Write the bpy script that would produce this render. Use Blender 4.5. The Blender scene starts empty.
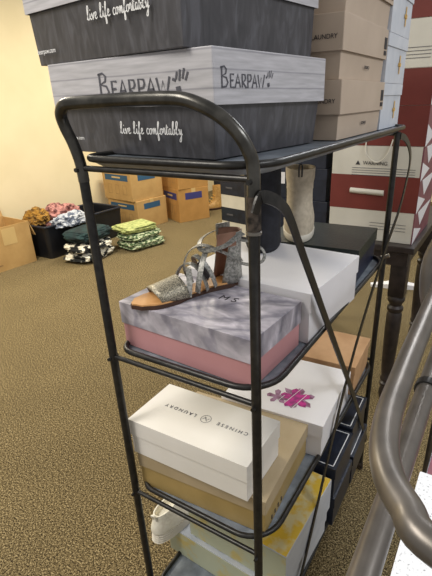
import bpy, bmesh, math, random
from mathutils import Vector, Matrix, noise
random.seed(7)
PI = math.pi
SC = bpy.context.scene
COL = SC.collection

# ------------------------------------------------------------------ camera
T = 1.36                      # height of the rack's top rail above the floor
cam_d = bpy.data.cameras.new('camera'); cam = bpy.data.objects.new('camera', cam_d); COL.objects.link(cam)
SC.camera = cam
def cam_axes(y, p, r):
    cy, sy, cp, sp, cr, sr = math.cos(y), math.sin(y), math.cos(p), math.sin(p), math.cos(r), math.sin(r)
    fwd = Vector((sy*cp, cy*cp, -sp)); right = Vector((cy, -sy, 0)); up = right.cross(fwd)
    return right*cr + up*sr, up*cr - right*sr, fwd
rt, up, fw = cam_axes(-0.546, 0.4242, -0.0292)
m = Matrix((rt, up, -fw)).transposed().to_4x4()
m.translation = Vector((0.6787, -0.5724, T + 0.0988))
cam.matrix_world = m
cam_d.sensor_fit = 'AUTO'; cam_d.sensor_width = 36
cam_d.lens = 440.74/576*36
cam_d.shift_x = -23.71/576; cam_d.shift_y = 12.1/576
cam_d.clip_start = 0.02; cam_d.clip_end = 60

# ------------------------------------------------------------------ world, lights, exposure
w = bpy.data.worlds.new('world'); SC.world = w; w.use_nodes = True
w.node_tree.nodes['Background'].inputs[0].default_value = (1.0, 0.98, 0.95, 1)
w.node_tree.nodes['Background'].inputs[1].default_value = 0.42
def area(name, loc, sx, sy, power, col):
    d = bpy.data.lights.new(name, 'AREA'); d.shape = 'RECTANGLE'; d.size = sx; d.size_y = sy
    d.energy = power; d.color = col
    o = bpy.data.objects.new(name, d); o.location = loc; COL.objects.link(o); return o
WARM = (1.0, 0.91, 0.73); COOL = (0.93, 0.96, 1.0)
area('ceiling_panel_light', (-2.6, 1.0, 2.75), 0.6, 1.2, 78, WARM)
area('ceiling_panel_light', (-2.4, 3.8, 2.75), 0.6, 1.2, 72, WARM)
area('ceiling_panel_light', (-0.6, -1.2, 2.75), 0.6, 1.2, 44, (1.0, .95, .86))
area('ceiling_panel_light', (0.5, 2.6, 2.75), 0.6, 1.2, 30, COOL)
area('ceiling_panel_light', (2.1, 0.2, 2.75), 0.6, 1.2, 34, COOL)
SC.view_settings.view_transform = 'Standard'; SC.view_settings.look = 'None'
SC.view_settings.gamma = 1; SC.view_settings.use_curve_mapping = False
SC.view_settings.exposure = 0.12

# ------------------------------------------------------------------ materials
def srgb(r, g, b):
    f = lambda c: (c/255/12.92) if c/255 <= 0.04045 else ((c/255+0.055)/1.055)**2.4
    return (f(r), f(g), f(b), 1)
def new_mat(name):
    mt = bpy.data.materials.new(name); mt.use_nodes = True
    nt = mt.node_tree; b = nt.nodes['Principled BSDF']
    tc = nt.nodes.new('ShaderNodeTexCoord')
    return mt, nt, b, tc
def ramp(nt, src, stops, out=None):
    r = nt.nodes.new('ShaderNodeValToRGB'); e = r.color_ramp.elements
    e[0].position, e[0].color = stops[0]; e[1].position, e[1].color = stops[1]
    for p, c in stops[2:]:
        x = e.new(p); x.color = c
    nt.links.new(src, r.inputs[0]); return r.outputs[0]
def tex(nt, tc, kind, scale, stretch=(1,1,1), rot=(0,0,0), **kw):
    mp = nt.nodes.new('ShaderNodeMapping'); mp.inputs['Scale'].default_value = stretch; mp.inputs['Rotation'].default_value = rot
    nt.links.new(tc.outputs['Object'], mp.inputs[0])
    t = nt.nodes.new('ShaderNodeTex' + kind); t.inputs['Scale'].default_value = scale
    for k, v in kw.items():
        if k in ('wave_type', 'bands_direction', 'feature', 'wave_profile'): setattr(t, k, v)
        else: t.inputs[k].default_value = v
    nt.links.new(mp.outputs[0], t.inputs['Vector']); return t
def bump(nt, b, src, strength=.3, dist=.002):
    bp = nt.nodes.new('ShaderNodeBump'); bp.inputs['Strength'].default_value = strength; bp.inputs['Distance'].default_value = dist
    nt.links.new(src, bp.inputs['Height']); nt.links.new(bp.outputs[0], b.inputs['Normal'])
def mat(name, c1, c2=None, scale=30, rough=.6, metal=0, bmp=0, stretch=(1,1,1), lo=.35, hi=.65, spec=None, dist=.002):
    mt, nt, b, tc = new_mat(name)
    b.inputs['Roughness'].default_value = rough; b.inputs['Metallic'].default_value = metal
    if spec is not None: b.inputs['Specular IOR Level'].default_value = spec
    t = tex(nt, tc, 'Noise', scale, stretch, Detail=4)
    c2 = c2 or tuple(x*.93 for x in c1[:3]) + (1,)
    nt.links.new(ramp(nt, t.outputs[0], [(lo, c1), (hi, c2)]), b.inputs['Base Color'])
    if bmp: bump(nt, b, t.outputs[0], bmp, dist)
    return mt
M = {}
M['wall'] = mat('cream_wall_paint', srgb(230,216,180), srgb(224,210,173), 3, .9)
def carpet():
    mt, nt, b, tc = new_mat('loop_carpet'); b.inputs['Roughness'].default_value = 1; b.inputs['Specular IOR Level'].default_value = .1
    t = tex(nt, tc, 'Noise', 190, Detail=2, Roughness=.6)
    big = tex(nt, tc, 'Noise', 3, Detail=2)
    t2 = tex(nt, tc, 'Noise', 95, Detail=2, Roughness=.6)
    ad = nt.nodes.new('ShaderNodeMix'); ad.data_type = 'FLOAT'; ad.inputs[0].default_value = .28
    nt.links.new(t.outputs[0], ad.inputs[2]); nt.links.new(t2.outputs[0], ad.inputs[3])
    c = ramp(nt, ad.outputs[0], [(.38, srgb(40,34,26)), (.465, srgb(98,85,60)), (.54, srgb(122,107,76)), (.64, srgb(178,160,122))])
    mx = nt.nodes.new('ShaderNodeMix'); mx.data_type = 'RGBA'; mx.blend_type = 'MULTIPLY'; mx.inputs[0].default_value = 1
    nt.links.new(c, mx.inputs[6]); nt.links.new(ramp(nt, big.outputs[0], [(.3, (.88,.88,.88,1)), (.7, (1,1,1,1))]), mx.inputs[7])
    nt.links.new(mx.outputs[2], b.inputs['Base Color']); bump(nt, b, t.outputs[0], .6, .004)
    return mt
M['carpet'] = carpet()
M['rack'] = mat('worn_black_steel', srgb(46,46,46), srgb(66,64,62), 60, .36, .7, .1, lo=.3, hi=.75)
M['hoop'] = mat('polished_gunmetal', srgb(62,61,58), srgb(88,86,82), 40, .28, .8, .05)
M['fg_tube'] = mat('pewter_tube', srgb(104,99,94), srgb(120,114,108), 30, .36, .7, .05)
M['tray'] = mat('grey_tray_steel', srgb(140,148,158), srgb(108,115,125), 25, .42, .2, .08)
M['bolt'] = mat('zinc', srgb(150,146,140), srgb(110,106,100), 60, .35, .9)
M['rust'] = mat('scuffed_sleeve', srgb(84,74,66), srgb(34,30,28), 90, .5, .5, .3, lo=.4, hi=.6)
def planks():
    mt, nt, b, tc = new_mat('printed_pale_planks'); b.inputs['Roughness'].default_value = .45
    g = tex(nt, tc, 'Noise', 14, (1,1,12), Detail=5)
    wv = tex(nt, tc, 'Wave', 12, wave_type='BANDS', bands_direction='Z', Distortion=.25)
    c = ramp(nt, g.outputs[0], [(.3, srgb(170,169,173)), (.7, srgb(194,192,197))])
    mx = nt.nodes.new('ShaderNodeMix'); mx.data_type = 'RGBA'; mx.blend_type = 'MULTIPLY'; mx.inputs[0].default_value = 1
    nt.links.new(c, mx.inputs[6]); nt.links.new(ramp(nt, wv.outputs[0], [(.0, (.66,.66,.69,1)), (.04, (1,1,1,1))]), mx.inputs[7])
    nt.links.new(mx.outputs[2], b.inputs['Base Color']); return mt
M['planks'] = planks()
def fur():
    mt, nt, b, tc = new_mat('printed_dark_fur'); b.inputs['Roughness'].default_value = .38
    t = tex(nt, tc, 'Noise', 22, (2.2,2.2,.7), (.3,.4,0), Detail=7, Distortion=1.2)
    nt.links.new(ramp(nt, t.outputs[0], [(.3, srgb(54,54,58)), (.5, srgb(68,67,71)), (.75, srgb(90,90,96))]), b.inputs['Base Color']); return mt
M['fur'] = fur()
def marble():
    mt, nt, b, tc = new_mat('printed_grey_marble'); b.inputs['Roughness'].default_value = .42
    t = tex(nt, tc, 'Wave', 5, (1,1.3,1), (.2,.2,.9), Distortion=9, Detail=6, **{'Detail Scale': 1.6})
    n = tex(nt, tc, 'Noise', 11, (1,2.2,1), (0,0,.6), Detail=6, Distortion=1.5)
    c = ramp(nt, n.outputs[0], [(.3, srgb(126,123,132)), (.5, srgb(158,154,163)), (.7, srgb(196,191,200))])
    mx = nt.nodes.new('ShaderNodeMix'); mx.data_type = 'RGBA'; mx.blend_type = 'MULTIPLY'; mx.inputs[0].default_value = .9
    nt.links.new(c, mx.inputs[6]); nt.links.new(ramp(nt, t.outputs[0], [(.0, (.60,.60,.65,1)), (.3, (.97,.97,.97,1)), (.85, (1,1,1,1)), (.97, (1.15,1.13,1.13,1))]), mx.inputs[7])
    nt.links.new(mx.outputs[2], b.inputs['Base Color']); return mt
M['marble'] = marble()
M['pink'] = mat('dusty_pink_card', srgb(196,144,146), srgb(188,136,138), 8, .5)
M['white'] = mat('white_card', srgb(232,230,232), srgb(224,222,225), 6, .55)
M['ivory'] = mat('ivory_card', srgb(234,230,224), srgb(226,222,214), 6, .5)
M['kraft'] = mat('kraft_card', srgb(178,160,130), srgb(168,150,118), 12, .7)
M['taupe'] = mat('taupe_card', srgb(188,170,152), srgb(180,162,144), 10, .6)
M['gold_kraft'] = mat('gold_kraft', srgb(176,150,96), srgb(160,136,84), 10, .45)
M['brown_kraft'] = mat('brown_kraft', srgb(196,156,116), srgb(180,140,100), 14, .7)
M['carton'] = mat('brown_carton', srgb(190,154,98), srgb(178,142,88), 8, .85)
M['carton_tan'] = mat('orange_carton', srgb(186,140,78), srgb(174,130,70), 8, .85)
M['tape'] = mat('packing_tape', srgb(206,176,120), None, 8, .3)
M['blue_print'] = mat('blue_print', srgb(44,86,120), None, 8, .7)
M['violet_print'] = mat('violet_print', srgb(58,58,120), None, 8, .7)
M['box_print'] = mat('carton_ink', srgb(150,118,76), None, 8, .8)
M['black_card'] = mat('textured_black_card', srgb(30,38,36), srgb(46,56,52), 160, .32, 0, .4)
M['navy_card'] = mat('navy_card', srgb(24,28,40), srgb(34,40,56), 20, .35)
M['navy_side'] = mat('navy_side', srgb(28,36,66), srgb(22,28,50), 12, .4)
M['ink'] = mat('dark_ink', srgb(48,46,50), None, 8, .7)
M['grey_ink'] = mat('grey_ink', srgb(84,84,92), None, 8, .7)
M['light_ink'] = mat('white_ink', srgb(235,235,235), None, 8, .6)
M['dark_red'] = mat('brick_red_card', srgb(118,46,38), srgb(106,40,32), 6, .6)
M['mauve'] = mat('mauve_card', srgb(132,78,88), srgb(112,60,72), 12, .5)
M['cream_card'] = mat('cream_card', srgb(212,208,196), srgb(202,198,186), 8, .6)
M['gold_ink'] = mat('gold_ink', srgb(226,180,96), None, 8, .5)
M['table'] = mat('black_brown_wood', srgb(34,28,27), srgb(50,42,40), 30, .4, 0, .1)
M['black_cloth'] = mat('black_suede', srgb(20,21,28), srgb(32,33,42), 60, .8, 0, .2)
M['suede'] = mat('beige_suede', srgb(206,194,174), srgb(188,176,156), 70, .95, 0, .2, spec=.15)
M['rubber'] = mat('white_rubber', srgb(224,218,204), None, 20, .6)
M['bin'] = mat('black_plastic', srgb(16,18,24), srgb(24,26,32), 8, .4)
M['footbed'] = mat('tan_leather', srgb(206,156,100), srgb(184,132,78), 30, .5, 0, .1)
M['sole'] = mat('brown_sole', srgb(70,46,34), None, 30, .6)
M['lining'] = mat('brown_lining', srgb(156,118,98), srgb(132,96,78), 30, .7)
M['sneaker'] = mat('white_knit', srgb(240,236,222), srgb(228,222,206), 120, .8, 0, .4)
M['silver'] = mat('silver_glitter', srgb(100,96,86), srgb(180,172,152), 420, .4, .45, .4, lo=.42, hi=.6)
M['strap'] = mat('pewter_strap', srgb(122,122,118), srgb(172,170,164), 200, .4, .35, .3, lo=.4, hi=.6)
def blotch(name, base, spots, scale, lo, hi, rough=.6, stretch=(1,1,1)):
    return mat(name, base, spots, scale, rough, 0, 0, stretch, lo, hi)
M['sage_print'] = blotch('sage_print', srgb(186,190,164), srgb(198,182,118), 22, .54, .70)
M['yellow_print'] = blotch('yellow_print', srgb(236,196,62), srgb(236,220,168), 28, .45, .62)
M['pale_side'] = mat('pale_blue_side', srgb(206,210,218), srgb(190,196,206), 14, .5)
M['speckle'] = blotch('speckled_white', srgb(226,228,232), srgb(120,124,130), 260, .60, .70)
M['magenta'] = blotch('magenta_petal', srgb(196,40,140), srgb(140,30,110), 60, .4, .6)
M['plum'] = blotch('plum_petal', srgb(120,70,100), srgb(160,120,150), 60, .4, .6)
M['pink_cloth'] = blotch('pink_print_cloth', srgb(190,134,128), srgb(96,56,56), 26, .45, .6, .9)
M['mustard_cloth'] = blotch('mustard_cloth', srgb(160,118,46), srgb(90,66,34), 22, .45, .65, .9)
M['grey_cloth'] = blotch('grey_print_cloth', srgb(190,194,202), srgb(96,104,122), 20, .45, .55, .9)
M['green_cloth'] = blotch('pale_green_cloth', srgb(180,186,120), srgb(130,142,84), 24, .4, .65, .9)
M['green_white'] = blotch('green_white_cloth', srgb(196,204,168), srgb(70,96,60), 30, .44, .54, .9, (1,1,3))
M['teal_cloth'] = blotch('dark_teal_cloth', srgb(28,54,56), srgb(18,34,38), 14, .4, .6, .9)
M['mono_cloth'] = blotch('black_white_cloth', srgb(226,222,206), srgb(20,24,26), 16, .46, .5, .9)
M['straw'] = mat('tan_boot_leather', srgb(200,160,96), srgb(176,134,72), 40, .6, 0, .2)
M['olive_metal'] = mat('olive_tinted_metal', srgb(110,104,78), srgb(128,120,92), 20, .35, .7)

# ------------------------------------------------------------------ helpers
def link(name, me, m=None, parent=None, loc=None, rot=None):
    o = bpy.data.objects.new(name, me); COL.objects.link(o)
    if m is not None and me is not None:
        for x in (m if isinstance(m, (list, tuple)) else [m]): me.materials.append(x)
    if parent is not None: o.parent = parent
    if loc is not None: o.location = loc
    if rot is not None: o.rotation_euler = rot
    return o
def to_obj(name, bm, m, parent=None, smooth=False, loc=None, rot=None):
    me = bpy.data.meshes.new(name)
    bmesh.ops.recalc_face_normals(bm, faces=bm.faces[:])
    bm.to_mesh(me); bm.free()
    if smooth:
        for p in me.polygons: p.use_smooth = True
        try: me.set_sharp_from_angle(angle=math.radians(40))
        except Exception: pass
    return link(name, me, m, parent, loc, rot)
def tag(o, label, cat, group=None):
    o['label'] = label
    if cat: o['category'] = cat
    if group: o['group'] = group
    return o
def thing(name, label, cat, loc=(0,0,0), rz=0, group=None):
    o = link(name, None, loc=loc, rot=(0,0,rz)); return tag(o, label, cat, group)
def struct(o): o['kind'] = 'structure'; return o
def add_box(bm, x0, x1, y0, y1, z0, z1, bev=0, taper=0):
    vs = []
    for z, t in ((z0, taper), (z1, 0)):
        for x, y in ((x0+t, y0+t), (x1-t, y0+t), (x1-t, y1-t), (x0+t, y1-t)): vs.append(bm.verts.new((x, y, z)))
    fs = [bm.faces.new([vs[i] for i in f]) for f in ((3,2,1,0),(4,5,6,7),(0,1,5,4),(1,2,6,5),(2,3,7,6),(3,0,4,7))]
    if bev:
        es = list({e for f in fs for e in f.edges})
        bmesh.ops.bevel(bm, geom=es, offset=bev, segments=2, affect='EDGES', profile=.5)
    return fs
def smooth_path(pts, n=6):
    pts = [Vector(p) for p in pts]; out = []
    for i in range(len(pts)-1):
        p0 = pts[max(i-1,0)]; p1 = pts[i]; p2 = pts[i+1]; p3 = pts[min(i+2, len(pts)-1)]
        for k in range(n):
            t = k/n
            out.append(.5*((2*p1)+(p2-p0)*t+(2*p0-5*p1+4*p2-p3)*t*t+(3*p1-p0-3*p2+p3)*t**3))
    out.append(pts[-1]); return out
def add_sweep(bm, pts, prof, closed=False, upv=None):
    """sweep a 2-D profile (list of (a,b)) along pts"""
    pts = [Vector(p) for p in pts]; n = len(pts); rings = []
    prev = Vector(upv) if upv else None
    for i, p in enumerate(pts):
        if closed: t = pts[(i+1) % n]-pts[i-1]
        else: t = pts[min(i+1, n-1)]-pts[max(i-1, 0)]
        t.normalize()
        if prev is None:
            prev = Vector((0,0,1)) if abs(t.z) < .9 else Vector((0,1,0))
        a = prev - t*prev.dot(t)
        if a.length < 1e-4: a = t.orthogonal()
        a.normalize(); b = t.cross(a)
        if upv is None: prev = a
        rings.append([bm.verts.new(p + a*u + b*v) for u, v in prof])
    m_ = len(prof)
    for i in range(n if closed else n-1):
        r0, r1 = rings[i], rings[(i+1) % n]
        for k in range(m_): bm.faces.new((r0[k], r0[(k+1) % m_], r1[(k+1) % m_], r1[k]))
    if not closed:
        bm.faces.new(rings[0][::-1]); bm.faces.new(rings[-1])
def circ(r, n=12): return [(r*math.cos(2*PI*k/n), r*math.sin(2*PI*k/n)) for k in range(n)]
def rect(a, b): return [(a/2,b/2), (-a/2,b/2), (-a/2,-b/2), (a/2,-b/2)]
def add_tube(bm, pts, r, closed=False, n=12): add_sweep(bm, pts, circ(r, n), closed)
def add_loft(bm, rings, cap=True):
    vr = [[bm.verts.new(p) for p in r] for r in rings]; n = len(rings[0])
    for i in range(len(vr)-1):
        for k in range(n): bm.faces.new((vr[i][k], vr[i][(k+1) % n], vr[i+1][(k+1) % n], vr[i+1][k]))
    if cap: bm.faces.new(vr[0][::-1]); bm.faces.new(vr[-1])
def add_lathe(bm, prof, c=(0,0), n=24):
    add_loft(bm, [[(c[0]+r*math.cos(2*PI*k/n), c[1]+r*math.sin(2*PI*k/n), z) for k in range(n)] for r, z in prof])
def round_rect(x0, x1, y0, y1, r, n=8, rl=None):
    out = []
    rl = r if rl is None else rl
    for cx, cy, a0, r in ((x1-r, y0+r, -PI/2, r), (x1-r, y1-r, 0, r), (x0+rl, y1-rl, PI/2, rl), (x0+rl, y0+rl, PI, rl)):
        for k in range(n+1):
            a = a0 + PI/2*k/n; out.append((cx+r*math.cos(a), cy+r*math.sin(a)))
    return out
FACE = {'front': lambda B, L: Matrix.Translation((0,-L-.0006,0)) @ Matrix.Rotation(PI/2, 4, 'X'),
        'right': lambda B, L: Matrix.Translation((B+.0006,0,0)) @ Matrix.Rotation(PI/2, 4, 'Z') @ Matrix.Rotation(PI/2, 4, 'X')}
def text_part(name, s, size, m, parent, M4, spacing=1.0, thick=.0002, label=None, flat=1.0):
    cu = bpy.data.curves.new(name, 'FONT'); cu.body = s; cu.size = size; cu.align_x = 'CENTER'; cu.align_y = 'CENTER'
    cu.space_character = spacing; cu.extrude = thick
    tmp = bpy.data.objects.new('tmp', cu); COL.objects.link(tmp)
    dg = bpy.context.evaluated_depsgraph_get()
    me = bpy.data.meshes.new_from_object(tmp.evaluated_get(dg))
    bpy.data.objects.remove(tmp); me.materials.clear()
    me.transform(M4 @ Matrix.Diagonal((flat,1,1,1)))
    o = link(name, me, m, parent)
    if label: o['label'] = label
    return o
def ribbon(bm, pts, wd, z=0):
    pts = [Vector((p[0], p[1], 0)) for p in pts]; L = []; R = []
    for i, p in enumerate(pts):
        t = pts[min(i+1, len(pts)-1)] - pts[max(i-1, 0)]
        if t.length < 1e-9: t = Vector((1,0,0))
        t.normalize(); nrm = Vector((-t.y, t.x, 0))*wd/2
        L.append(bm.verts.new((p.x+nrm.x, p.y+nrm.y, z))); R.append(bm.verts.new((p.x-nrm.x, p.y-nrm.y, z)))
    for i in range(len(pts)-1): bm.faces.new((L[i], R[i], R[i+1], L[i+1]))
# stroke letters, unit x-height 1 (baseline 0)
SCRIPT = {
 'l': (.55, [[(0,.1),(.3,1.2),(.42,1.9),(.28,2.1),(.16,1.7),(.14,.5),(.25,.02),(.5,.2)]]),
 'i': (.42, [[(0,.2),(.15,.9),(.14,.3),(.25,.02),(.42,.2)],[(.2,1.35),(.23,1.5)]]),
 'v': (.62, [[(0,.5),(.1,.95),(.22,.1),(.3,.05),(.5,.9),(.62,.8)]]),
 'e': (.55, [[(0,.35),(.3,.55),(.35,.9),(.18,.98),(.08,.5),(.18,.05),(.35,.05),(.55,.25)]]),
 'f': (.5, [[(0,.2),(.3,1.4),(.4,1.95),(.28,2.05),(.18,1.5),(.1,-.5),(.16,-1),(.3,-.7),(.22,0),(.5,.2)]]),
 'c': (.55, [[(.45,.8),(.28,.98),(.08,.6),(.14,.1),(.32,.02),(.55,.25)]]),
 'o': (.6, [[(.35,.95),(.1,.8),(.06,.2),(.25,.02),(.45,.4),(.35,.95),(.6,.8)]]),
 'm': (.85, [[(0,.5),(.1,.95),(.1,.02),(.2,.8),(.33,.95),(.36,.02),(.48,.8),(.6,.95),(.62,.1),(.72,.02),(.85,.2)]]),
 'r': (.5, [[(0,.3),(.15,1.05),(.3,.85),(.3,.2),(.38,.02),(.5,.2)]]),
 't': (.45, [[(.0,.2),(.2,1.6),(.14,.2),(.25,.02),(.45,.2)],[(0,1.1),(.42,1.2)]]),
 'a': (.62, [[(.4,.9),(.15,.9),(.05,.3),(.2,.03),(.38,.5),(.42,.9),(.4,.15),(.5,.02),(.62,.2)]]),
 'b': (.58, [[(0,.2),(.25,1.3),(.34,2),(.22,2.05),(.12,1.4),(.12,.2),(.28,.02),(.45,.4),(.35,.8),(.58,.75)]]),
 'y': (.62, [[(0,.6),(.1,.95),(.15,.2),(.28,.1),(.45,.9),(.4,-.6),(.25,-1.1),(.12,-.8),(.62,.2)]]),
 ' ': (.5, []),
}
CAPS = {
 'B': (.95, [[(.1,0),(.12,1.5)],[(.0,1.42),(.4,1.5),(.62,1.3),(.55,1.0),(.14,.82),(.6,.7),(.75,.35),(.55,.06),(.05,.0)]]),
 'E': (.6, [[(.5,.95),(.1,.98),(.1,.02),(.55,.0)],[(.1,.5),(.42,.52)]]),
 'A': (.75, [[(0,-.05),(.35,1),(.62,0)],[(.14,.36),(.54,.36)]]),
 'R': (.68, [[(.1,0),(.1,1),(.45,.95),(.5,.7),(.4,.5),(.12,.45),(.6,-.05)]]),
 'P': (.62, [[(.1,-.05),(.1,1),(.48,.95),(.52,.7),(.4,.48),(.12,.45)]]),
 'W': (.95, [[(0,1),(.2,0),(.42,.8),(.62,0),(.88,1.02)]]),
 '|': (.0, []),
}
def letters(name, s, table, h, wd, m, parent, M4, smooth=True, extra=None, label=None, sx=1.0):
    bm = bmesh.new(); x = 0; tot = sum(table[c][0] for c in s)*h
    for c in s:
        adv, strokes = table[c]
        for st in strokes:
            pts = [(x+px*h, py*h) for px, py in st]
            if smooth and len(pts) > 2: pts = [(p.x, p.y) for p in smooth_path([(a,b,0) for a,b in pts], 4)]
            ribbon(bm, pts, wd)
        x += adv*h
    for st, ww in (extra or []): ribbon(bm, [(tot+(a+.12)*h, b*h) for a, b in st], ww)
    bm.transform(M4 @ Matrix.Diagonal((sx,1,1,1)) @ Matrix.Translation((-tot/2, 0, 0)))
    o = to_obj(name, bm, m, parent)
    if label: o['label'] = label
    return o
CLAW = [([(.05,.75),(.12,.9)], .006), ([(.2,.2),(.5,.25)], .012), ([(.28,.12),(.42,.12)], .006),
        ([(.22,.85),(.3,1.25)], .003), ([(.42,.75),(.5,1.35)], .003), ([(.62,.85),(.76,1.4)], .003), ([(.8,.75),(.98,1.2)], .003)]

def shoebox(name, label, nc, th, A, B, z0, h, lid, mb, ml, group=None, inset=.003, taper=0, cat='shoe box', side=None):
    """box given by its near right corner nc; A runs to the left, B away; lid = height of the lid"""
    th = math.radians(th)
    c = Vector((nc[0], nc[1])) + Vector((-math.cos(th), -math.sin(th)))*A/2 + Vector((-math.sin(th), math.cos(th)))*B/2
    r = thing(name, label, cat, (c.x, c.y, T+z0), th, group)
    a, b = A/2, B/2
    bm = bmesh.new(); add_box(bm, -a+inset, a-inset, -b+inset, b-inset, 0, h-.003, .0012, taper); to_obj('body', bm, mb, r)
    # lid: a shallow tray upside down with real walls
    bm = bmesh.new(); t = .0018
    o = round_rect(-a, a, -b, b, .002, 2); i = round_rect(-a+t, a-t, -b+t, b-t, .001, 2)
    add_loft(bm, [[(x,y,h-lid) for x,y in i], [(x,y,h-lid) for x,y in o], [(x,y,h-.001) for x,y in o], [(x*.998,y*.998,h) for x,y in o]], cap=False)
    bm.verts.ensure_lookup_table(); n = len(o)
    bm.faces.new([bm.verts[len(bm.verts)-n+k] for k in range(n)])
    ii = [bm.verts.new((x,y,h-t)) for x,y in i]; bm.verts.ensure_lookup_table()
    for k in range(n): bm.faces.new((bm.verts[k], bm.verts[(k+1)%n], ii[(k+1)%n], ii[k]))
    bm.faces.new(ii)
    to_obj('lid', bm, ml, r)
    return r
def front(x, z, B, off=.0):  return Matrix.Translation((x, -B/2-.0008-off, z)) @ Matrix.Rotation(PI/2, 4, 'X')
def right(y, z, A, off=.0):  return Matrix.Translation((A/2+.0008+off, y, z)) @ Matrix.Rotation(PI/2, 4, 'Z') @ Matrix.Rotation(PI/2, 4, 'X')
def top(x, y, h, rz=0): return Matrix.Translation((x, y, h+.0006)) @ Matrix.Rotation(rz, 4, 'Z')
def slab(name, w_, h_, m, parent, M4, t=.0006, label=None):
    bm = bmesh.new(); add_box(bm, -w_/2, w_/2, -h_/2, h_/2, -t, t); bm.transform(M4)
    o = to_obj(name, bm, m, parent)
    if label: o['label'] = label
    return o

# ------------------------------------------------------------------ room
bm = bmesh.new(); add_box(bm, -3.9, 3.2, -2.2, 6.6, -.05, 0); f = struct(to_obj('floor', bm, M['carpet'])); f['label'] = 'brown flecked loop carpet'
bm = bmesh.new(); add_box(bm, -4.0, -3.9, -2.2, 6.6, 0, 2.9); struct(to_obj('wall_left', bm, M['wall']))
bm = bmesh.new(); add_box(bm, -4.0, 3.2, 6.6, 6.7, 0, 2.9); struct(to_obj('wall_back', bm, M['wall']))

# ------------------------------------------------------------------ the rack
W, L = .36, .91
rack = thing('shelf_rack', 'tall black metal four-tier rack full of shoe boxes with arched end rail', 'shelf rack', (0,0,0))
Z = [T, T-.402, T-.808, T-1.208]
def post(x, y, ztop=T):
    bm = bmesh.new(); add_tube(bm, [(x,y,.012), (x,y,ztop)], .0094, n=14)
    o = to_obj('post', bm, M['rack'], rack, True)
    bm = bmesh.new(); add_lathe(bm, [(.012,0), (.013,.004), (.012,.03), (.009,.034)], (x,y), 14); to_obj('foot_cap', bm, M['rust'], o, True)
    return o
p_nl = post(0, 0); p_nr = post(W, 0, T-.05); post(0, L); post(W, L)
hoop = [(0,0,T-.03), (0,-.002,T+.005), (-.003,-.008,T+.038), (-.007,-.016,T+.066), (-.004,-.022,T+.086), (.010,-.025,T+.099), (.036,-.026,T+.103),
        (.14,-.026,T+.105), (.230,-.026,T+.105), (.272,-.025,T+.101), (.312,-.020,T+.085), (.340,-.013,T+.062), (.355,-.006,T+.036), (.360,0,T+.01), (W,0,T-.04), (W,0,T-.082)]
bm = bmesh.new(); add_tube(bm, smooth_path(hoop, 6), .0102, n=16); to_obj('arched_rail', bm, M['hoop'], rack, True)
bm = bmesh.new(); add_tube(bm, [(W,0,T-.085), (W,0,T-.03)], .0112, n=16); sl = to_obj('sleeve', bm, M['rust'], rack, True)
bm = bmesh.new(); add_lathe(bm, [(.0094,T-.089), (.0125,T-.087), (.0125,T-.083), (.0095,T-.081)], (W,0), 16); to_obj('collar', bm, M['bolt'], sl, True)
for k, z in enumerate(Z):
    y1 = 1.0 if k == 0 else .885
    y0 = -.004 if k == 0 else .012
    off = .011 if k == 0 else .004
    x0, x1 = .006, W+.012
    rr = .080; rl = .040; rz_ = .001 if k == 0 else .005
    # dished sheet
    bm = bmesh.new()
    outer = round_rect(x0, x1, y0, y1, rr, 8, rl); mid = round_rect(x0+.007, x1-.007, y0+.007, y1-.007, rr-.007, 8, rl-.007)
    zb = z+off
    low = round_rect(x0+.022, x1-.022, y0+.022, y1-.022, rr-.022, 8, rl-.022)
    add_loft(bm, [[(x,y,zb-.016) for x,y in low], [(x,y,zb-.003) for x,y in outer], [(x,y,zb+rz_+.002) for x,y in outer], [(x,y,zb-.0005) for x,y in mid]])
    tr = to_obj('tray', bm, M['tray'], rack, True)
    bm = bmesh.new(); add_tube(bm, [(x,y,zb+rz_) for x,y in outer], .0064, True, 10); to_obj('rim', bm, M['rack'], tr, True)
    bm = bmesh.new(); add_tube(bm, [(0,0,z-.006), (W,0,z-.006)], .0055, n=10); to_obj('cross_rail', bm, M['rack'], rack, True)
    bm = bmesh.new(); add_tube(bm, [(0,L,z-.006), (W,L,z-.006)], .0055, n=10); to_obj('cross_rail', bm, M['rack'], rack, True)
    for x in (0, W):
        bm = bmesh.new(); add_tube(bm, [(x,-.016,z-.008), (x,.012,z-.008)], .004, n=8); add_box(bm, x-.006, x+.006, -.004, .004, z-.022, z-.004, .001)
        to_obj('bracket', bm, M['rack'], rack, True)
def brace(pts):
    bm = bmesh.new(); add_sweep(bm, smooth_path(pts, 6), rect(.0035, .019), upv=(1,0,0)); return to_obj('brace', bm, M['rack'], rack)
brace([(W+.010,-.016,T-.052), (W+.014,-.004,T-.030), (W+.020,.024,T-.037), (W+.024,.052,T-.054), (W+.025,.078,T-.080), (W+.025,.130,T-.150), (W+.025,.315,T-.398), (W+.024,.61,T-.79), (W+.016,L-.01,T-1.19)])
brace([(W+.010,L+.0,T-.012), (W+.014,L+.05,T-.022), (W+.018,L+.105,T-.050), (W+.020,L+.145,T-.095), (W+.020,L+.13,T-.16), (W+.022,L+.05,T-.25), (W+.022,.80,T-.365), (W+.022,.52,T-.63), (W+.021,.24,T-1.10), (W+.016,.19,T-1.19)])
for (x,y,z) in ((W+.012,L,T-.395),):
    bm = bmesh.new(); add_tube(bm, [(x-.012,y-.03,z), (x+.012,y-.03,z+.012)], .007, n=10); to_obj('bolt', bm, M['bolt'], rack, True)

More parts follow.
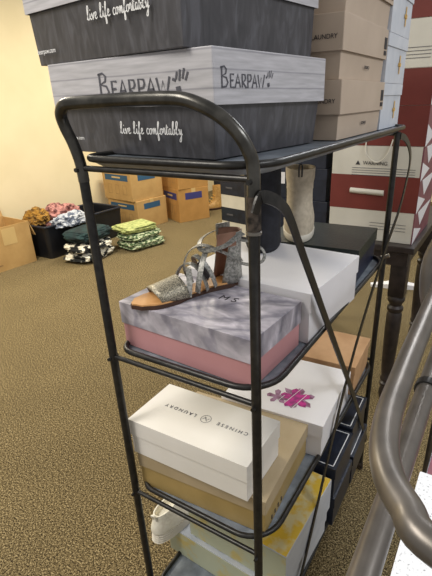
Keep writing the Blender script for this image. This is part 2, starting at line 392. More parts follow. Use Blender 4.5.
# ------------------------------------------------------------------ boxes on the top tray
b = shoebox('shoe_box', 'dark fur-print boot box with pale plank lid, lower of two at the arched rail', (.277,.032), -5.6, .415, .366, .0125, .160, .078, M['fur'], M['planks'], 'boot boxes with plank-print lids', taper=.012)
letters('brand_lettering', 'BEARPAW', CAPS, .026, .0036, M['grey_ink'], b, front(.032, .098, .366), False, CLAW, sx=1.3, label= 'dark hand-drawn BEARPAW lettering with claw mark')
letters('brand_lettering', 'BEARPAW', CAPS, .019, .0026, M['grey_ink'], b, right(-.105, .106, .415), False, [(s,w_*.5) for s,w_ in CLAW], sx=1.2)
letters('slogan_lettering', 'live life comfortably', SCRIPT, .0098, .0014, M['light_ink'], b, front(.060, .038, .366, -.002), sx=1.35, label='white script lettering')
text_part('web_address', 'bearpaw.com', .010, M['light_ink'], b, front(-.155, .028, .366, -.002))
b = shoebox('shoe_box', 'large dark fur-print boot box, topmost, resting on another box at the arched rail', (.239,.016), -8.4, .425, .379, .1733, .165, .078, M['fur'], M['planks'], 'boot boxes with plank-print lids', taper=.006)
letters('slogan_lettering', 'live life comfortably', SCRIPT, .0098, .0014, M['light_ink'], b, front(.066, .056, .379, -.002), sx=1.4, label='white script lettering')
text_part('web_address', 'bearpaw.com', .012, M['light_ink'], b, front(-.160, .022, .379, -.002))
letters('brand_lettering', 'BEARPAW', CAPS, .024, .0036, M['ink'], b, front(-.015, .108, .379), False, CLAW)

zt = .0125
tans = ['lowest taupe shoe box in the stack at the rear of the top tray', 'taupe shoe box second from bottom, small print on its long side, top tray', 'third taupe shoe box up, partly out of frame above the others']
for k in range(3):
    hh = .122
    b = shoebox('shoe_box', tans[k], (.340-.004*(k%2), .425+.004*k), 0, .20, .355, zt, hh, .068, M['taupe'], M['taupe'], 'taupe shoe boxes', taper=.005)
    slab('size_label', .022, .026, M['ink'], b, right(.155, .090, .20))
    slab('size_label', .022, .010, M['ink'], b, right(.155, .068, .20))
    text_part('brand_print', 'LAUNDRY', .0125, M['ink'], b, front(.058, .080, .355))
    if k < 2: text_part('brand_print', 'chinese', .014, M['ink'], b, right(.01, .028, .20, -.003) @ Matrix.Rotation(PI,4,'Z'))
    zt += hh + .0006
zt = .0125
whites = ['lowest white shoe box with gold emblem at far end of top tray', 'middle white shoe box with gold emblem at far end of top tray', 'topmost white shoe box with gold emblem at far end of top tray']
for k in range(3):
    b = shoebox('shoe_box', whites[k], (.337+.003*k, .784), 0, .30, .232, zt, .120, .03, M['pale_side'], M['pale_side'], 'white gold-emblem shoe boxes')
    bm = bmesh.new()
    for a in range(4): ribbon(bm, [(0,0), (.016*math.cos(a*PI/2+PI/2), .024*math.sin(a*PI/2+PI/2))], .010)
    add_lathe(bm, [(.003,0),(.0035,.0004)], n=8); bm.transform(right(.035, .05, .30, -.002)); e = to_obj('emblem', bm, M['gold_ink'], b); e['label'] = 'gold emblem'
    zt += .1206

# ------------------------------------------------------------------ second tray
z2 = -.3970
b = shoebox('shoe_box', 'grey marble-print shoe box with dusty pink base under the sandal', (.341,.022), -2.7, .342, .200, z2, .1063, .050, M['pink'], M['marble'])
text_part('lettering', 'M S', .030, M['ink'], b, top(.030, .030, .1063, .02))
b = shoebox('shoe_box', 'large white shoe box behind the marble-print box on second tray', (.368,.228), -3.0, .34, .292, z2, .122, .045, M['white'], M['white'])
b = shoebox('shoe_box', 'black textured-lid shoe box with navy sides under the beige ankle boot', (.355,.615), 3.7, .30, .262, z2, .103, .035, M['navy_side'], M['black_card'])
bm = bmesh.new(); add_box(bm, -.150,.150,-.132,.132,.0665,.0675); to_obj('lid_edge', bm, M['navy_side'], b)
bm = bmesh.new(); ribbon(bm, [(-.012,-.008),(-.004,.01),(.002,-.006),(.012,.008)], .003); bm.transform(right(.03,.045,.30,-.002)); to_obj('emblem', bm, M['grey_ink'], b)

# ------------------------------------------------------------------ third tray
z3 = -.8035
b = shoebox('shoe_box', 'kraft brown shoe box beneath the white lettered box on third tray', (.357,.040), 3.6, .352, .284, z3, .105, .040, M['gold_kraft'], M['kraft'])
for k in range(4): slab('vent_hole', .004, .012, M['ink'], b, right(-.10+.019*k, .016, .352, -.003))
b = shoebox('shoe_box', 'white shoe box with upside-down lettering, stacked on the kraft box', (.325,.020), 1.0, .330, .164, z3+.106, .103, .045, M['ivory'], M['ivory'])
text_part('brand_print', 'CHINESE', .0145, M['grey_ink'], b, top(.078, .006, .103, PI), 1.6)
text_part('brand_print', 'LAUNDRY', .0145, M['grey_ink'], b, top(-.070, .006, .103, PI), 1.6)
bm = bmesh.new()
ribbon(bm, [(.013*math.cos(a*PI/10), .013*math.sin(a*PI/10)) for a in range(21)], .0012)
ribbon(bm, [(-.008,-.003),(-.002,.006),(.002,-.004),(.008,.004)], .0016); ribbon(bm, [(-.006,.006),(.006,-.007)], .0012)
bm.transform(top(.004, .006, .103)); to_obj('emblem', bm, M['grey_ink'], b)
b = shoebox('shoe_box', 'white shoe box with magenta flower print behind the kraft box', (.381,.324), 3.4, .31, .288, z3, .112, .040, M['white'], M['white'])
bm = bmesh.new(); rnd = random.Random(3)
def petals(bm, cx, cy, R_, n, z, r0=.3):
    pts = []
    for k in range(n*4):
        a = 2*PI*k/(n*4); rr = R_*(r0+.7*abs(math.sin(a*n/2))*rnd.uniform(.75,1.1)); pts.append(bm.verts.new((cx+rr*math.cos(a), cy+rr*math.sin(a), z)))
    c = bm.verts.new((cx,cy,z))
    for k in range(len(pts)): bm.faces.new((c, pts[k], pts[(k+1) % len(pts)]))
petals(bm, .050, -.055, .056, 6, .1126); petals(bm, -.005,-.075, .036, 5, .1126); fl = to_obj('flower_print', bm, M['plum'], b); fl['label'] = 'plum petals'
bm = bmesh.new(); petals(bm, .046, -.060, .040, 5, .1129, .5); fl2 = to_obj('flower_print', bm, M['magenta'], b); fl2['label'] = 'magenta petals'
bm = bmesh.new(); ribbon(bm, [(.078,-.000),(.050,-.118)], .002, .1132); ribbon(bm, [(.046,-.01),(.022,-.105)], .0018, .1132); ribbon(bm, [(.012,-.06),(.002,-.10)], .0018, .1132)
to_obj('line_print', bm, M['light_ink'], b)
b = shoebox('shoe_box', 'small plain brown kraft box at far end of third tray', (.370,.640), 3.0, .28, .215, z3, .110, .03, M['brown_kraft'], M['brown_kraft'])

# ------------------------------------------------------------------ bottom tray
z4 = -1.2035
b = shoebox('shoe_box', 'wide sage-print shoe box, lowest on bottom tray, the white sneaker standing on it', (.366,.112), -2.4, .40, .31, z4, .101, .04, M['pale_side'], M['pale_side'])
slab('front_print', 396e-3, .096, M['sage_print'], b, front(0, .049, .31))
b = shoebox('shoe_box', 'yellow-topped shoe box with sage front and pale sides beneath the third tray', (.372,.126), -2.4, .325, .302, z4+.1016, .130, .118, M['pale_side'], M['pale_side'])
slab('front_print', .323, .126, M['sage_print'], b, front(0, .065, .302)); slab('top_print', .320, .298, M['yellow_print'], b, top(0,0,.130))
def navy(label, nc, th, A, B, z0, h):
    b = shoebox('shoe_box', label, nc, th, A, B, z0, h, .04, M['navy_card'], M['navy_card'], 'navy shoe boxes with white line frames')
    bm = bmesh.new(); x, y = A/2-.012, B/2-.012
    ribbon(bm, [(-x,-y),(x,-y)], .003); ribbon(bm, [(x,-y),(x,y)], .003); ribbon(bm, [(x,y),(-x,y)], .003); ribbon(bm, [(-x,y),(-x,-y)], .003)
    bm.transform(top(0,0,h)); fr = to_obj('line_frame', bm, M['light_ink'], b); fr['label'] = 'thin white printed frame'
    return b
navy('navy shoe box, lower one just behind the yellow-topped box', (.392,.452), 1, .30, .195, z4, .125)
navy('navy shoe box with white frame, stacked on the lower navy box behind yellow-topped box', (.388,.450), 1, .30, .19, z4+.1256, .125)
b3 = navy('navy shoe box, lower one at far end of bottom tray', (.390,.655), 2, .30, .20, z4, .13)
navy('navy shoe box with white frame, upper one at far end of bottom tray', (.378,.652), 2, .30, .20, z4+.1306, .125)

# ------------------------------------------------------------------ footwear
def outline(L_, ws, n=20):
    """closed outline around a foot axis (x = 0 heel .. L_ toe), ws = [(t, left, right)]"""
    def wat(t, i):
        for a, b_ in zip(ws, ws[1:]):
            if a[0] <= t <= b_[0]:
                u = (t-a[0])/(b_[0]-a[0]); u = u*u*(3-2*u); return a[i]*(1-u)+b_[i]*u
        return ws[-1][i]
    ts = [.5-.5*math.cos(PI*k/n) for k in range(n+1)]
    return [(t*L_, wat(t,1)) for t in ts] + [(t*L_, -wat(t,2)) for t in reversed(ts[1:-1])]
# --- the gladiator sandal (local x: heel to toe)
hx, hy, tx, ty = .172, .262, .056, .034
ang = math.atan2(ty-hy, tx-hx); SL = .268
sd = thing('sandal', 'silver strappy gladiator sandal with tan footbed on the marble-print box', 'sandal', (hx, hy, T+z2+.1070), ang)
ws = [(0,.004,.004),(.06,.022,.022),(.15,.028,.027),(.35,.024,.022),(.5,.028,.026),(.7,.042,.036),(.82,.041,.036),(.93,.028,.026),(1,.006,.004)]
out = outline(SL, ws)
bm = bmesh.new(); add_loft(bm, [[(x,y,0) for x,y in out], [(x,y,.008 if x > .1 else .010) for x,y in out]]); to_obj('sole', bm, M['sole'], sd)
inn = [(x*.985+.002, y*.95) for x,y in out]
bm = bmesh.new(); add_loft(bm, [[(x,y,.0085 if x>.1 else .0105) for x,y in inn], [(x,y*.97,.0115 if x > .1 else .0135) for x,y in inn]]); to_obj('footbed', bm, M['footbed'], sd, True)
def arch(x0, x1, wl, wr, h, n=14, yoff=0):
    """arc over the foot from one side (x0) to the other (x1)"""
    pts = []
    for k in range(n+1):
        a = PI*k/n; s = k/n
        pts.append((x0+(x1-x0)*s, (wl if a < PI/2 else wr)*math.cos(a)+yoff, .009+h*math.sin(a)**.8))
    return pts
# wide toe strap: a curved sheet
bm = bmesh.new(); rows = []
for i in range(7):
    t = i/6; x = .150+t*.062; wl, wr, h = .041-.003*t, .038-.002*t, .040-.014*t
    rows.append([bm.verts.new((px+ .012*math.sin(PI*k/14)*(1 if i==6 else .6), py, pz)) for k, (px,py,pz) in enumerate(arch(x, x, wl, wr, h))])
for i in range(6):
    for k in range(14): bm.faces.new((rows[i][k], rows[i+1][k], rows[i+1][k+1], rows[i][k+1]))
o = to_obj('toe_strap', bm, M['silver'], sd, True); md = o.modifiers.new('thick', 'SOLIDIFY'); md.thickness = .0022
o['label'] = 'wide glittery silver band'
def strap(pts, wd=.008, m='strap', name='strap', par=None):
    bm = bmesh.new(); p = smooth_path(pts, 3)
    c = sum(p, Vector())/len(p)
    rings = []
    for i, q_ in enumerate(p):
        t = (p[min(i+1,len(p)-1)]-p[max(i-1,0)]).normalized()
        nr = (q_-Vector((c.x,0,.02))); nr = (nr - t*nr.dot(t)).normalized(); s_ = t.cross(nr)
        rings.append([q_+s_*wd/2+nr*.001, q_+s_*wd/2-nr*.001, q_-s_*wd/2-nr*.001, q_-s_*wd/2+nr*.001])
    add_loft(bm, rings); return to_obj(name, bm, M[m], par or sd, True)
strap(arch(.152,.110,.038,.034,.050), .013)
strap(arch(.100,.150,.029,.036,.060), .013)
strap([(.128,.034,.012),(.124,.038,.045),(.104,.026,.085),(.078,.002,.098),(.050,-.024,.078),(.026,-.031,.058),(.004,-.024,.052)], .012)
strap([(.112,-.030,.012),(.124,-.036,.048),(.116,-.022,.088),(.096,.004,.106),(.066,.026,.094),(.034,.032,.074),(.008,.026,.062)], .012)
strap([(.078,.027,.012),(.092,.032,.050),(.106,.020,.078),(.112,-.004,.084),(.100,-.028,.058),(.082,-.029,.030),(.076,-.026,.012)], .011)
strap([(.004,.028,.122),(.030,.044,.122),(.062,.046,.108),(.092,.026,.098),(.100,.0,.100),(.078,-.026,.112),(.040,-.036,.120),(.008,-.028,.122)], .011, name='ankle_strap')
strap([(.012,.028,.108),(-.006,.054,.104),(-.018,.076,.088),(-.012,.080,.068),(.008,.060,.058),(.026,.036,.062)], .007, name='ankle_strap')
# heel counter (curved panel: brown lining inside, pewter outside)
def counter(off, m, name):
    bm = bmesh.new(); rows = []
    for i in range(7):
        t = i/6; z = .009+.118*t; r = (.028-.003*math.sin(PI*t*.9)+.002*t)+off; half = 2.35-.75*t
        rows.append([bm.verts.new((.033-r*math.cos(a)*1.35, r*math.sin(a), z)) for a in [half*(k/10*2-1) for k in range(11)]])
    for i in range(6):
        for k in range(10): bm.faces.new((rows[i][k], rows[i+1][k], rows[i+1][k+1], rows[i][k+1]))
    o = to_obj(name, bm, M[m], sd, True); md = o.modifiers.new('t', 'SOLIDIFY'); md.thickness = .0012; return o
counter(.0008,'strap','heel_counter'); counter(-.0008,'lining','heel_lining')
bm = bmesh.new(); add_box(bm, .002,.038,-.036,-.030,.102,.136,.0015); bx_ = to_obj('buckle', bm, M['strap'], sd, True)
bm = bmesh.new(); add_box(bm, .024,.072,.028,.031,.098,.130,.001); to_obj('ankle_cuff', bm, M['lining'], sd)
bm = bmesh.new(); add_box(bm, -.016,.016,-.0008,.0008,-.022,.022,.0005)
bm.transform(Matrix.Translation((.098,.012,.052)) @ Matrix.Rotation(.9,4,'Z') @ Matrix.Rotation(.5,4,'X')); tg = to_obj('hang_tag', bm, M['ink'], sd); tg['label'] = 'dark tag under the straps'

def boot(name, label, cat, loc, rz, L_, wid, H, m_up, m_sole, sole_h=.022, shaft=.115, waist=0):
    r = thing(name, label, cat, loc, rz)
    def ring(x0, x1, w_, z, n=28, sq=2.4):
        cx = (x0+x1)/2; ax = (x1-x0)/2; out = []
        for k in range(n):
            a = 2*PI*k/n; c, s = math.cos(a), math.sin(a)
            x = cx+ax*math.copysign(abs(c)**(2/sq), c); y = w_*math.copysign(abs(s)**(2/sq), s)*(1-.12*(c < -.2)*abs(c))
            out.append((x, y, z))
        return out
    bm = bmesh.new(); add_loft(bm, [ring(.002,L_-.004,wid*.95,0), ring(-.002,L_,wid,.006), ring(-.002,L_,wid*1.02,sole_h-.003), ring(0,L_-.002,wid*.97,sole_h)])
    to_obj('sole', bm, m_sole, r, True)
    prof = [(0,L_-.006,.96,0),(.0,L_-.010,.98,.018),(.002,L_-.035,.96,.040),(.006,L_*.72,.88,.060),(.010,L_*.58,.80,.082),(.012,shaft+.012,.78,.105),(.006,shaft+.006,.78,.14),(.002,shaft+.002,.82,.18),(.0,shaft,.86,H-sole_h-.03),(-.002,shaft,.88,H-sole_h)]
    prof = [(a, b_, max(w_, waist), z) for a,b_,w_,z in prof]; top_ = prof[-1]; prof = [p for p in prof[:-1] if p[3] < top_[3]-.02]+[top_]
    rings = [ring(a, b_, wid*w_, sole_h+z) for a,b_,w_,z in prof]
    t = .004; a,b_,w_,z = top_
    rings += [ring(a+t, b_-t, wid*w_-t, sole_h+z), ring(a+t, b_-t, wid*w_-t, sole_h+z-.06)]
    bm = bmesh.new(); add_loft(bm, rings); to_obj('upper', bm, m_up, r, True)
    bm = bmesh.new(); add_tube(bm, smooth_path([(-.001,.004,H-.02), (-.006,.004,H+.012), (-.004,-.004,H+.012), (.0,-.004,H-.02)],4), .0022, n=6); to_obj('pull_tab', bm, M['ink'], r, True)
    return r
boot('ankle_boot', 'beige suede ankle boot with white sole standing on the black box', 'boot', (.174,.606,T-.2925), PI/2+.41, .225, .049, .212, M['suede'], M['rubber'])
boot('tall_boot', 'black ankle boot standing behind the sandal on the large white box', 'boot', (.150,.420,T-.2740), PI/2+.45, .19, .050, .262, M['black_cloth'], M['black_cloth'], .012, .105, .97)

# white sneaker, heel towards the viewer
sn = thing('sneaker', 'white knit sneaker, heel showing, at left end of the bottom tray boxes', 'sneaker', (-.030,.066,T+z4+.1016), PI/2-.08)
def foot_ring(x0, x1, w_, z, n=28):
    cx = (x0+x1)/2; ax = (x1-x0)/2
    return [(cx+ax*math.cos(2*PI*k/n), w_*math.copysign(abs(math.sin(2*PI*k/n))**.8, math.sin(2*PI*k/n)), z) for k in range(n)]
bm = bmesh.new(); rg = []
for k in range(9): # ridged foam sole
    z = .004*k; e = .0022*(k % 2); rg.append(foot_ring(-.006+e+.0006*k, .262-e, .044-e, z))
add_loft(bm, rg); to_obj('sole', bm, M['rubber'], sn, True)
bm = bmesh.new(); add_loft(bm, [foot_ring(-.003,.256,.041,.032), foot_ring(-.004,.252,.042,.045), foot_ring(.002,.225,.035,.062), foot_ring(.008,.165,.030,.080), foot_ring(.010,.115,.026,.088), foot_ring(.010,.10,.022,.096), foot_ring(.014,.094,.018,.096), foot_ring(.018,.088,.014,.075)])
to_obj('upper', bm, M['sneaker'], sn, True)
bm = bmesh.new(); add_tube(bm, smooth_path([(.010,.006,.080), (.004,.006,.100), (.005,-.006,.102), (.010,-.006,.080)],4), .003, n=6); to_obj('pull_tab', bm, M['sneaker'], sn, True)

# ------------------------------------------------------------------ table and the tall boxes behind
tb = thing('side_table', 'black wooden table with turned legs behind the rack', 'table', (0,0,0))
TH = .856
bm = bmesh.new(); add_box(bm, -.345,.385,1.375,2.28,TH-.028,TH,.004); to_obj('tabletop', bm, M['table'], tb)
bm = bmesh.new(); add_box(bm, -.32,.36,1.395,1.41,TH-.095,TH-.028); add_box(bm, -.32,.36,2.235,2.25,TH-.095,TH-.028); add_box(bm, .345,.36,1.41,2.235,TH-.095,TH-.028); to_obj('apron', bm, M['table'], tb)
prof = [(.016,0),(.024,.012),(.030,.04),(.026,.07),(.020,.085),(.030,.095),(.030,.105),(.020,.115),(.029,.125),(.029,.137),(.024,.145),(.030,.20),(.034,.32),(.036,.42),(.036,.50),(.031,.515),(.038,.525),(.038,.54),(.028,.55),(.030,.56),(.040,.575),(.040,.59),(.034,.60)]
for x, y in ((.325,1.447), (.325,2.20), (-.285,1.447), (-.285,2.20)):
    bm = bmesh.new(); add_lathe(bm, prof, (x,y), 24); add_box(bm, x-.037,x+.037,y-.037,y+.037,.60,TH-.03,.003); to_obj('leg', bm, M['table'], tb, True)

def stackbox(label, z, h, bands, tri=True, A=.385, y=1.43, x=.361, slot=False, warn=False, B=.40, grp='red and cream boxes on the table'):
    r = thing('carton', label, 'box', (x-A/2, y+B/2, z), 0, grp)
    bm = bmesh.new(); add_box(bm, -A/2,A/2,-B/2,B/2,0,h,.002); to_obj('body', bm, M['cream_card'], r)
    for (a, b_, mk) in bands:
        if mk != 'cream_card':
            bm = bmesh.new(); add_box(bm, -A/2-.001, A/2+.001, -B/2-.001, -B/2+.01, a+.0005, b_-.0005); o = to_obj('band', bm, M[mk], r); o['label'] = 'brick red band'
    if tri:
        bm = bmesh.new(); add_box(bm, A/2-.004, A/2+.0015, -B/2-.0005, B/2, .001, h-.001); s_ = to_obj('side_panel', bm, M['mauve'], r); s_['label'] = 'mauve side panel'
        bm = bmesh.new(); n = max(1, round(h/.14)); sh = h/n; X = A/2+.0017
        for i in range(n):
            z0 = i*sh
            for j in range(1):
                y0 = -B/2+.24*j
                for t_ in (((.0,.0),(.0,.55),(.19,.22)), ((.05,.98),(.38,.98),(.14,.42))):
                    lo_ = [bm.verts.new((X, min(y0+p, B/2-.001), z0+q_*sh)) for p, q_ in t_]; hi_ = [bm.verts.new((X+.0006, v.co.y, v.co.z)) for v in lo_]
                    bm.faces.new(lo_); bm.faces.new(hi_)
                    for k in range(3): bm.faces.new((lo_[k], lo_[(k+1)%3], hi_[(k+1)%3], hi_[k]))
        o = to_obj('triangle_print', bm, M['white'], r); o['label'] = 'white triangles'
    if slot:
        bm = bmesh.new(); add_tube(bm, [(-.10,-B/2-.002,h*.535), (.050,-B/2-.002,h*.525)], .012, n=10); bm.transform(Matrix.Translation((0,-.0,0))); 
        o = to_obj('handle_slot', bm, M['cream_card'], r, True); o['label'] = 'pale rounded handle'
    if warn:
        text_part('warning_text', 'WARNING', .022, M['ink'], r, front(.0, h*.825, B, .001))
        bm = bmesh.new(); v = [bm.verts.new(p) for p in ((-.014,-.010,0),(.014,-.010,0),(0,.014,0))]; bm.faces.new(v); bm.transform(Matrix.Translation((-.075,-B/2-.0018,h*.825)) @ Matrix.Rotation(PI/2,4,'X') @ Matrix.Scale(.75,4)); to_obj('warning_sign', bm, M['ink'], r)
        bm = bmesh.new()
        for k in range(4): ribbon(bm, [(-.10, -.010*k), (.17, -.010*k)], .002)
        bm.transform(front(0, h*.775, B, .001)); to_obj('small_print', bm, M['grey_ink'], r)
        bm = bmesh.new()
        for k in range(3): ribbon(bm, [(.0, -.014*k), (.16, -.014*k)], .002)
        bm.transform(front(0, h*.20, B, .001)); to_obj('small_print', bm, M['grey_ink'], r)
    return r
r = stackbox('tall cream carton with red middle band and WARNING text, standing on the black table', TH, .413, [(.138,.290,'dark_red')], slot=True, warn=True)
bm = bmesh.new(); add_tube(bm, smooth_path([(-.045,-.206,.44), (-.04,-.212,.385), (-.01,-.212,.352), (.02,-.212,.350), (.052,-.212,.385), (.066,-.206,.44)], 6), .0028, n=8); o = to_obj('string_handle', bm, M['cream_card'], r, True); o['label'] = 'looped cream string'
zz = TH+.4135
stackbox('red carton resting directly on the cream WARNING carton', zz, .155, [(0,.155,'dark_red')]); zz += .1555
stackbox('red carton second above the cream WARNING carton', zz, .132, [(0,.132,'dark_red')]); zz += .1325
r = stackbox('plain cream carton between red cartons, high in the stack', zz, .165, []); 
bm = bmesh.new()
for k in range(4): ribbon(bm, [(.04, -.012*k), (.17, -.012*k)], .002)
bm.transform(front(0, .07, .40, .001)); to_obj('small_print', bm, M['grey_ink'], r); zz += .1655
stackbox('topmost red carton, cut off by the top of the photo', zz, .20, [(0,.20,'dark_red')])
# dark boxes on the table further left
zz = TH
for k, lb in enumerate(('lowest black box on the table behind the beige boot', 'middle black box on the table behind the beige boot', 'top black box on the table behind the beige boot')):
    bb = shoebox('shoe_box', lb, (-.045-.008*k,1.45), 2-3*k, .28, .36, zz-T+.0005, .150, .05, M['navy_card'], M['navy_card'], 'black boxes on the table'); zz += .151
    if k == 1:
        slab('price_sticker', .055, .055, M['white'], bb, front(-.105, .10, .36)); bm = bmesh.new(); add_lathe(bm, [(.008,0),(.008,.0012)], n=14); bm.transform(front(-.105,.105,.36)); to_obj('dot_print', bm, M['ink'], bb)

# white pedestal foot on the floor behind the table leg
pd = thing('pedestal_stand', 'white star-footed pedestal on the carpet behind the table leg', 'stand', (.05,3.02,0), .3)
bm = bmesh.new()
for k in range(4):
    a = k*PI/2; d = Vector((math.cos(a), math.sin(a), 0)); n_ = Vector((-d.y, d.x, 0))
    add_loft(bm, [[n_*.05, n_*.05+Vector((0,0,.05)), -n_*.05+Vector((0,0,.05)), -n_*.05], [d*.22+n_*.022, d*.22+n_*.022+Vector((0,0,.02)), d*.22-n_*.022+Vector((0,0,.02)), d*.22-n_*.022]])
to_obj('star_base', bm, M['white'], pd)
bm = bmesh.new(); add_tube(bm, [(0,0,.04),(0,0,.62)], .022, n=16); to_obj('column', bm, M['white'], pd, True)

# ------------------------------------------------------------------ along the far left wall
def carton(name, label, loc, rz, A, B, h, m, group=None, printer=None, tape=True):
    r = thing(name, label, 'box', loc, rz, group)
    bm = bmesh.new(); add_box(bm, -A/2,A/2,-B/2,B/2,0,h,.004); to_obj('body', bm, m, r)
    if tape:
        bm = bmesh.new(); add_box(bm, -A/2-.001, A/2+.001, -.03,.03,h-.09,h+.001); to_obj('packing_tape', bm, M['tape'], r)
    if printer: printer(r, A, B, h)
    return r
def cprint(mk):
    def f(r, A, B, h):
        slab('brand_panel', A*.80, h*.20, M[mk], r, front(0, h*.78, B)); slab('text_strip', A*.30, h*.05, M['tape'], r, front(0, h*.79, B, .001))
        slab('brand_panel', B*.55, h*.20, M[mk], r, right(0, h*.78, A))
        for k in range(3):
            bm = bmesh.new(); x = -A*.26+A*.26*k
            ribbon(bm, [(x-.035,-.05),(x-.035,.06),(x+.035,.06),(x+.035,-.05),(x-.035,-.05)], .006); bm.transform(front(0, h*.36, B)); to_obj('line_print', bm, M['box_print'], r)
    return f
# left-hand open carton
c = thing('carton', 'open brown moving carton at left edge against the cream wall', 'box', (-3.62,1.72,0), -.03)
bm = bmesh.new(); A_, B_, H_ = .44,.74,.42
o_ = round_rect(-A_/2,A_/2,-B_/2,B_/2,.004,1); i_ = round_rect(-A_/2+.008,A_/2-.008,-B_/2+.008,B_/2-.008,.003,1)
add_loft(bm, [[(x,y,0) for x,y in o_], [(x,y,H_) for x,y in o_], [(x,y,H_) for x,y in i_], [(x,y,.02) for x,y in i_]]); to_obj('body', bm, M['carton'], c)
bm = bmesh.new(); add_box(bm, A_/2-.01, A_/2+.004, -B_/2+.01, B_/2-.01, 0,.12); bm.transform(Matrix.Identity(4))
bm.free()
bm = bmesh.new(); add_box(bm, -.16,0,-B_/2+.005,B_/2-.005,-.004,.004); bm.transform(Matrix.Translation((-A_/2+.004,0,H_)) @ Matrix.Rotation(1.25,4,'Y')); to_obj('flap', bm, M['carton'], c)
bm = bmesh.new(); add_box(bm, -A_/2+.01,A_/2-.01,0,.16,-.004,.004); bm.transform(Matrix.Translation((0,B_/2,H_-.004)) @ Matrix.Rotation(-1.25,4,'X')); to_obj('flap', bm, M['carton'], c)
slab('packing_tape', .14, .16, M['tape'], c, right(.14, H_-.10, A_))
for k in range(3): slab('line_print', .10, .012, M['box_print'], c, right(-.10+.03*k, .13-.035*k, A_))

# black bin with clothes
bn = thing('storage_bin', 'long black plastic storage bin heaped with printed clothes by the wall', 'bin', (-3.52,2.70,0), 0)
o_ = round_rect(-.26,.26,-.54,.54,.04,4); i_ = round_rect(-.245,.245,-.525,.525,.03,4)
bm = bmesh.new(); add_loft(bm, [[(x*.94,y*.96,0) for x,y in o_], [(x,y,.34) for x,y in o_], [(x,y,.34) for x,y in i_], [(x*.94,y*.96,.02) for x,y in i_]]); to_obj('body', bm, M['bin'], bn)
bm = bmesh.new(); add_tube(bm, [(x,y,.34) for x,y in round_rect(-.26,.26,-.54,.54,.04,4)], .012, True, 8); to_obj('rim', bm, M['navy_card'], bn, True)
def heap(name, label, loc, sx, sy, sz, m, seed, rz=0, group=None, amp=.35, freq=7, flat=False):
    bm = bmesh.new(); bmesh.ops.create_icosphere(bm, subdivisions=5, radius=1)
    for v in bm.verts:
        d = v.co.copy(); p = d*1.0
        nz = noise.fractal(d*freq*.3+Vector((seed*3.1,seed,0)), .8, 2.2, 5)
        rg_ = 1-abs(noise.noise(d*freq*.45+Vector((0,seed*5.3,0))))*2
        k = 1+amp*nz*.6+amp*.35*rg_
        if flat:
            q_ = Vector((math.copysign(abs(d.x)**.45, d.x), math.copysign(abs(d.y)**.45, d.y), d.z)); k = 1+amp*.25*nz
            p = q_
        v.co = Vector((p.x*sx*k, p.y*sy*k, max(p.z*k, -.5 if not flat else -1)*sz))
    zmin = min(v.co.z for v in bm.verts)
    for v in bm.verts: v.co.z -= zmin
    o = to_obj(name, bm, M[m], None, True, loc, (0,0,rz)); return tag(o, label, 'clothing', group)
heap('crumpled_garment', 'dusty pink printed garment heaped on the black bin', (-3.58,2.60,.26), .16,.24,.13, 'pink_cloth', 1, amp=.45)
heap('crumpled_garment', 'mustard garment at the left end of the heap on the bin', (-3.52,2.27,.34), .12,.10,.10, 'mustard_cloth', 2, amp=.45)
heap('crumpled_garment', 'grey patterned garment hanging at the front of the heap on the bin', (-3.27,2.50,.30), .09,.20,.08, 'grey_cloth', 4, amp=.45)
def folded(label, loc, sx, sy, sz, m, seed, rz): return heap('folded_garment', label, loc, sx, sy, sz, m, seed, rz, 'folded clothes on the carpet', .5, 6, True)
folded('black and white plaid folded garment, lowest in the pile before the bin', (-2.96,2.42,.0), .18,.24,.050, 'mono_cloth', 5, .2)
folded('black and white folded garment in the middle of the pile before the bin', (-2.97,2.42,.098), .175,.23,.045, 'mono_cloth', 9, .1)
folded('dark teal folded garment on top of the black and white ones', (-2.99,2.45,.186), .17,.23,.062, 'teal_cloth', 6, .15)
folded('green and white folded garment lowest in the pale pile', (-2.76,2.98,.0), .18,.24,.052, 'green_white', 7, -.2)
folded('green and white folded garment in the middle of the pale pile', (-2.77,2.97,.10), .17,.23,.038, 'green_white', 8, -.1)
folded('plain pale green folded garment topping the pale pile', (-2.80,2.95,.172), .16,.22,.045, 'green_cloth', 3, -.25)

# the four cartons
def placec(nc, th, A, B):
    th = math.radians(th); return (nc[0]-math.cos(th)*A/2-math.sin(th)*B/2, nc[1]-math.sin(th)*A/2+math.cos(th)*B/2)
p = placec((-3.22,3.46), -6, .56, .50)
carton('carton', 'tan carton with blue printed band, lowest beside the black bin', (p[0],p[1],0), math.radians(-6), .56,.50,.355, M['carton'], 'cartons with printed bands', cprint('blue_print'))
carton('carton', 'tan carton stacked on the blue-banded carton beside the bin', (p[0]-.02,p[1]-.02,.3555), math.radians(-8), .56,.50,.355, M['carton'], 'cartons with printed bands', cprint('blue_print'))
p = placec((-2.97,3.97), -24, .46, .46)
carton('carton', 'orange-brown carton with violet band standing farthest along the wall', (p[0],p[1],0), math.radians(-24), .46,.46,.43, M['carton_tan'], 'cartons with printed bands', cprint('violet_print'))
carton('carton', 'orange-brown carton stacked on the violet-banded one', (p[0],p[1],.4305), math.radians(-22), .46,.46,.36, M['carton_tan'], 'cartons with printed bands', cprint('violet_print'))

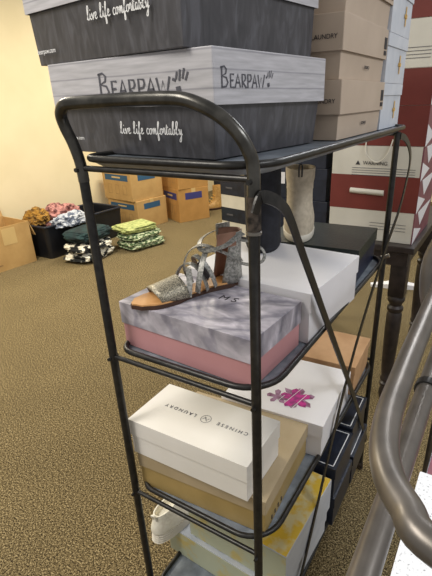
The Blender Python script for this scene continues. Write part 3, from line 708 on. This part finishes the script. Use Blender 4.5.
# tan lace-up boot and its dark neighbour on the carpet
def floorboot(label, loc, rz, m, laces):
    r = boot('lace_up_boot', label, 'boot', loc, rz, .32, .075, .34, m, M['sole'], .03, .15)
    if laces:
        for k in range(6):
            z = .10+.035*k; x = .225-.024*k*1.2
            bm = bmesh.new(); add_tube(bm, [(x,-.045,z), (x+.014,0,z+.008), (x,.045,z)], .006, n=8); to_obj('lace', bm, M['gold_ink'], r, True)
    return r
floorboot('tan lace-up boot standing on the carpet beyond the orange-brown cartons', (-2.94,4.98,0), PI+1.0, M['straw'], True)
floorboot('black boot standing just left of the tan lace-up boot', (-3.25,5.35,0), -PI/2+.5, M['black_cloth'], False)
# black-lidded boxes in a stack
zz = .0005
for k, (hh, nm) in enumerate(((.15,'lowest'), (.28,'middle'), (.28,'topmost'))):
    b = shoebox('shoe_box', nm+' cream shoe box with black lid, in the floor stack seen behind the sandal', (-1.58,3.31), -12, .35, .36, zz-T, hh, hh*.52, M['cream_card'], M['navy_card'], 'black-lidded shoe boxes on the floor')
    slab('size_label', .09, .016, M['grey_ink'], b, front(-.05, hh*.75, .36)); zz += hh+.0005

# ------------------------------------------------------------------ nearer rack at the right edge
r2 = thing('display_rack', 'pewter-coloured tubular rack cut off at right edge, nearest the viewer', 'shelf rack', (0,0,0))
zf = T-.135
bm = bmesh.new(); add_tube(bm, smooth_path([(.622,.75,zf), (.624,.3,zf), (.626,.05,zf), (.6275,-.12,zf), (.629,-.21,zf), (.632,-.275,zf), (.642,-.322,zf), (.662,-.353,zf), (.695,-.376,zf), (.86,-.40,zf)], 8), .0108, n=20); to_obj('top_rail', bm, M['fg_tube'], r2, True)
zf2 = T-.23
bm = bmesh.new(); add_tube(bm, [(.641,-.50,zf2), (.640,.34,zf2)], .0115, n=18); lr = to_obj('lower_rail', bm, M['fg_tube'], r2, True)
bm = bmesh.new(); add_tube(bm, [(.640,-.078,zf2), (.640,-.066,zf2)], .0138, n=18); to_obj('collar', bm, M['rack'], lr, True)
bm = bmesh.new(); add_tube(bm, smooth_path([(.74,.12,T-.055), (.665,.12,T-.058), (.622,.12,T-.078), (.603,.12,T-.118), (.600,.12,T-.160), (.610,.12,T-.205), (.640,.12,T-.240), (.74,.12,T-.252)], 8), .0122, n=18); to_obj('rail_bend', bm, M['fg_tube'], r2, True)
for x, y in ((.86,-.40), (.622,.75)):
    bm = bmesh.new(); add_tube(bm, [(x,y,.0), (x,y,zf)], .0122, n=14); to_obj('post', bm, M['fg_tube'], r2, True)
bm = bmesh.new(); add_box(bm, .650, 1.0, -.42, .34, T-.552, T-.546); to_obj('tray', bm, M['tray'], r2)
b = shoebox('shoe_box', 'speckled white shoe box on the nearer rack at bottom right', (.99,-.42), 0, .345, .44, -.545, .10, .04, M['speckle'], M['speckle'])
b2_ = shoebox('shoe_box', 'dark maroon shoe box on the nearer rack beyond the speckled one', (.99,.03), 0, .335, .24, -.545, .09, .04, M['mauve'], M['mauve'])
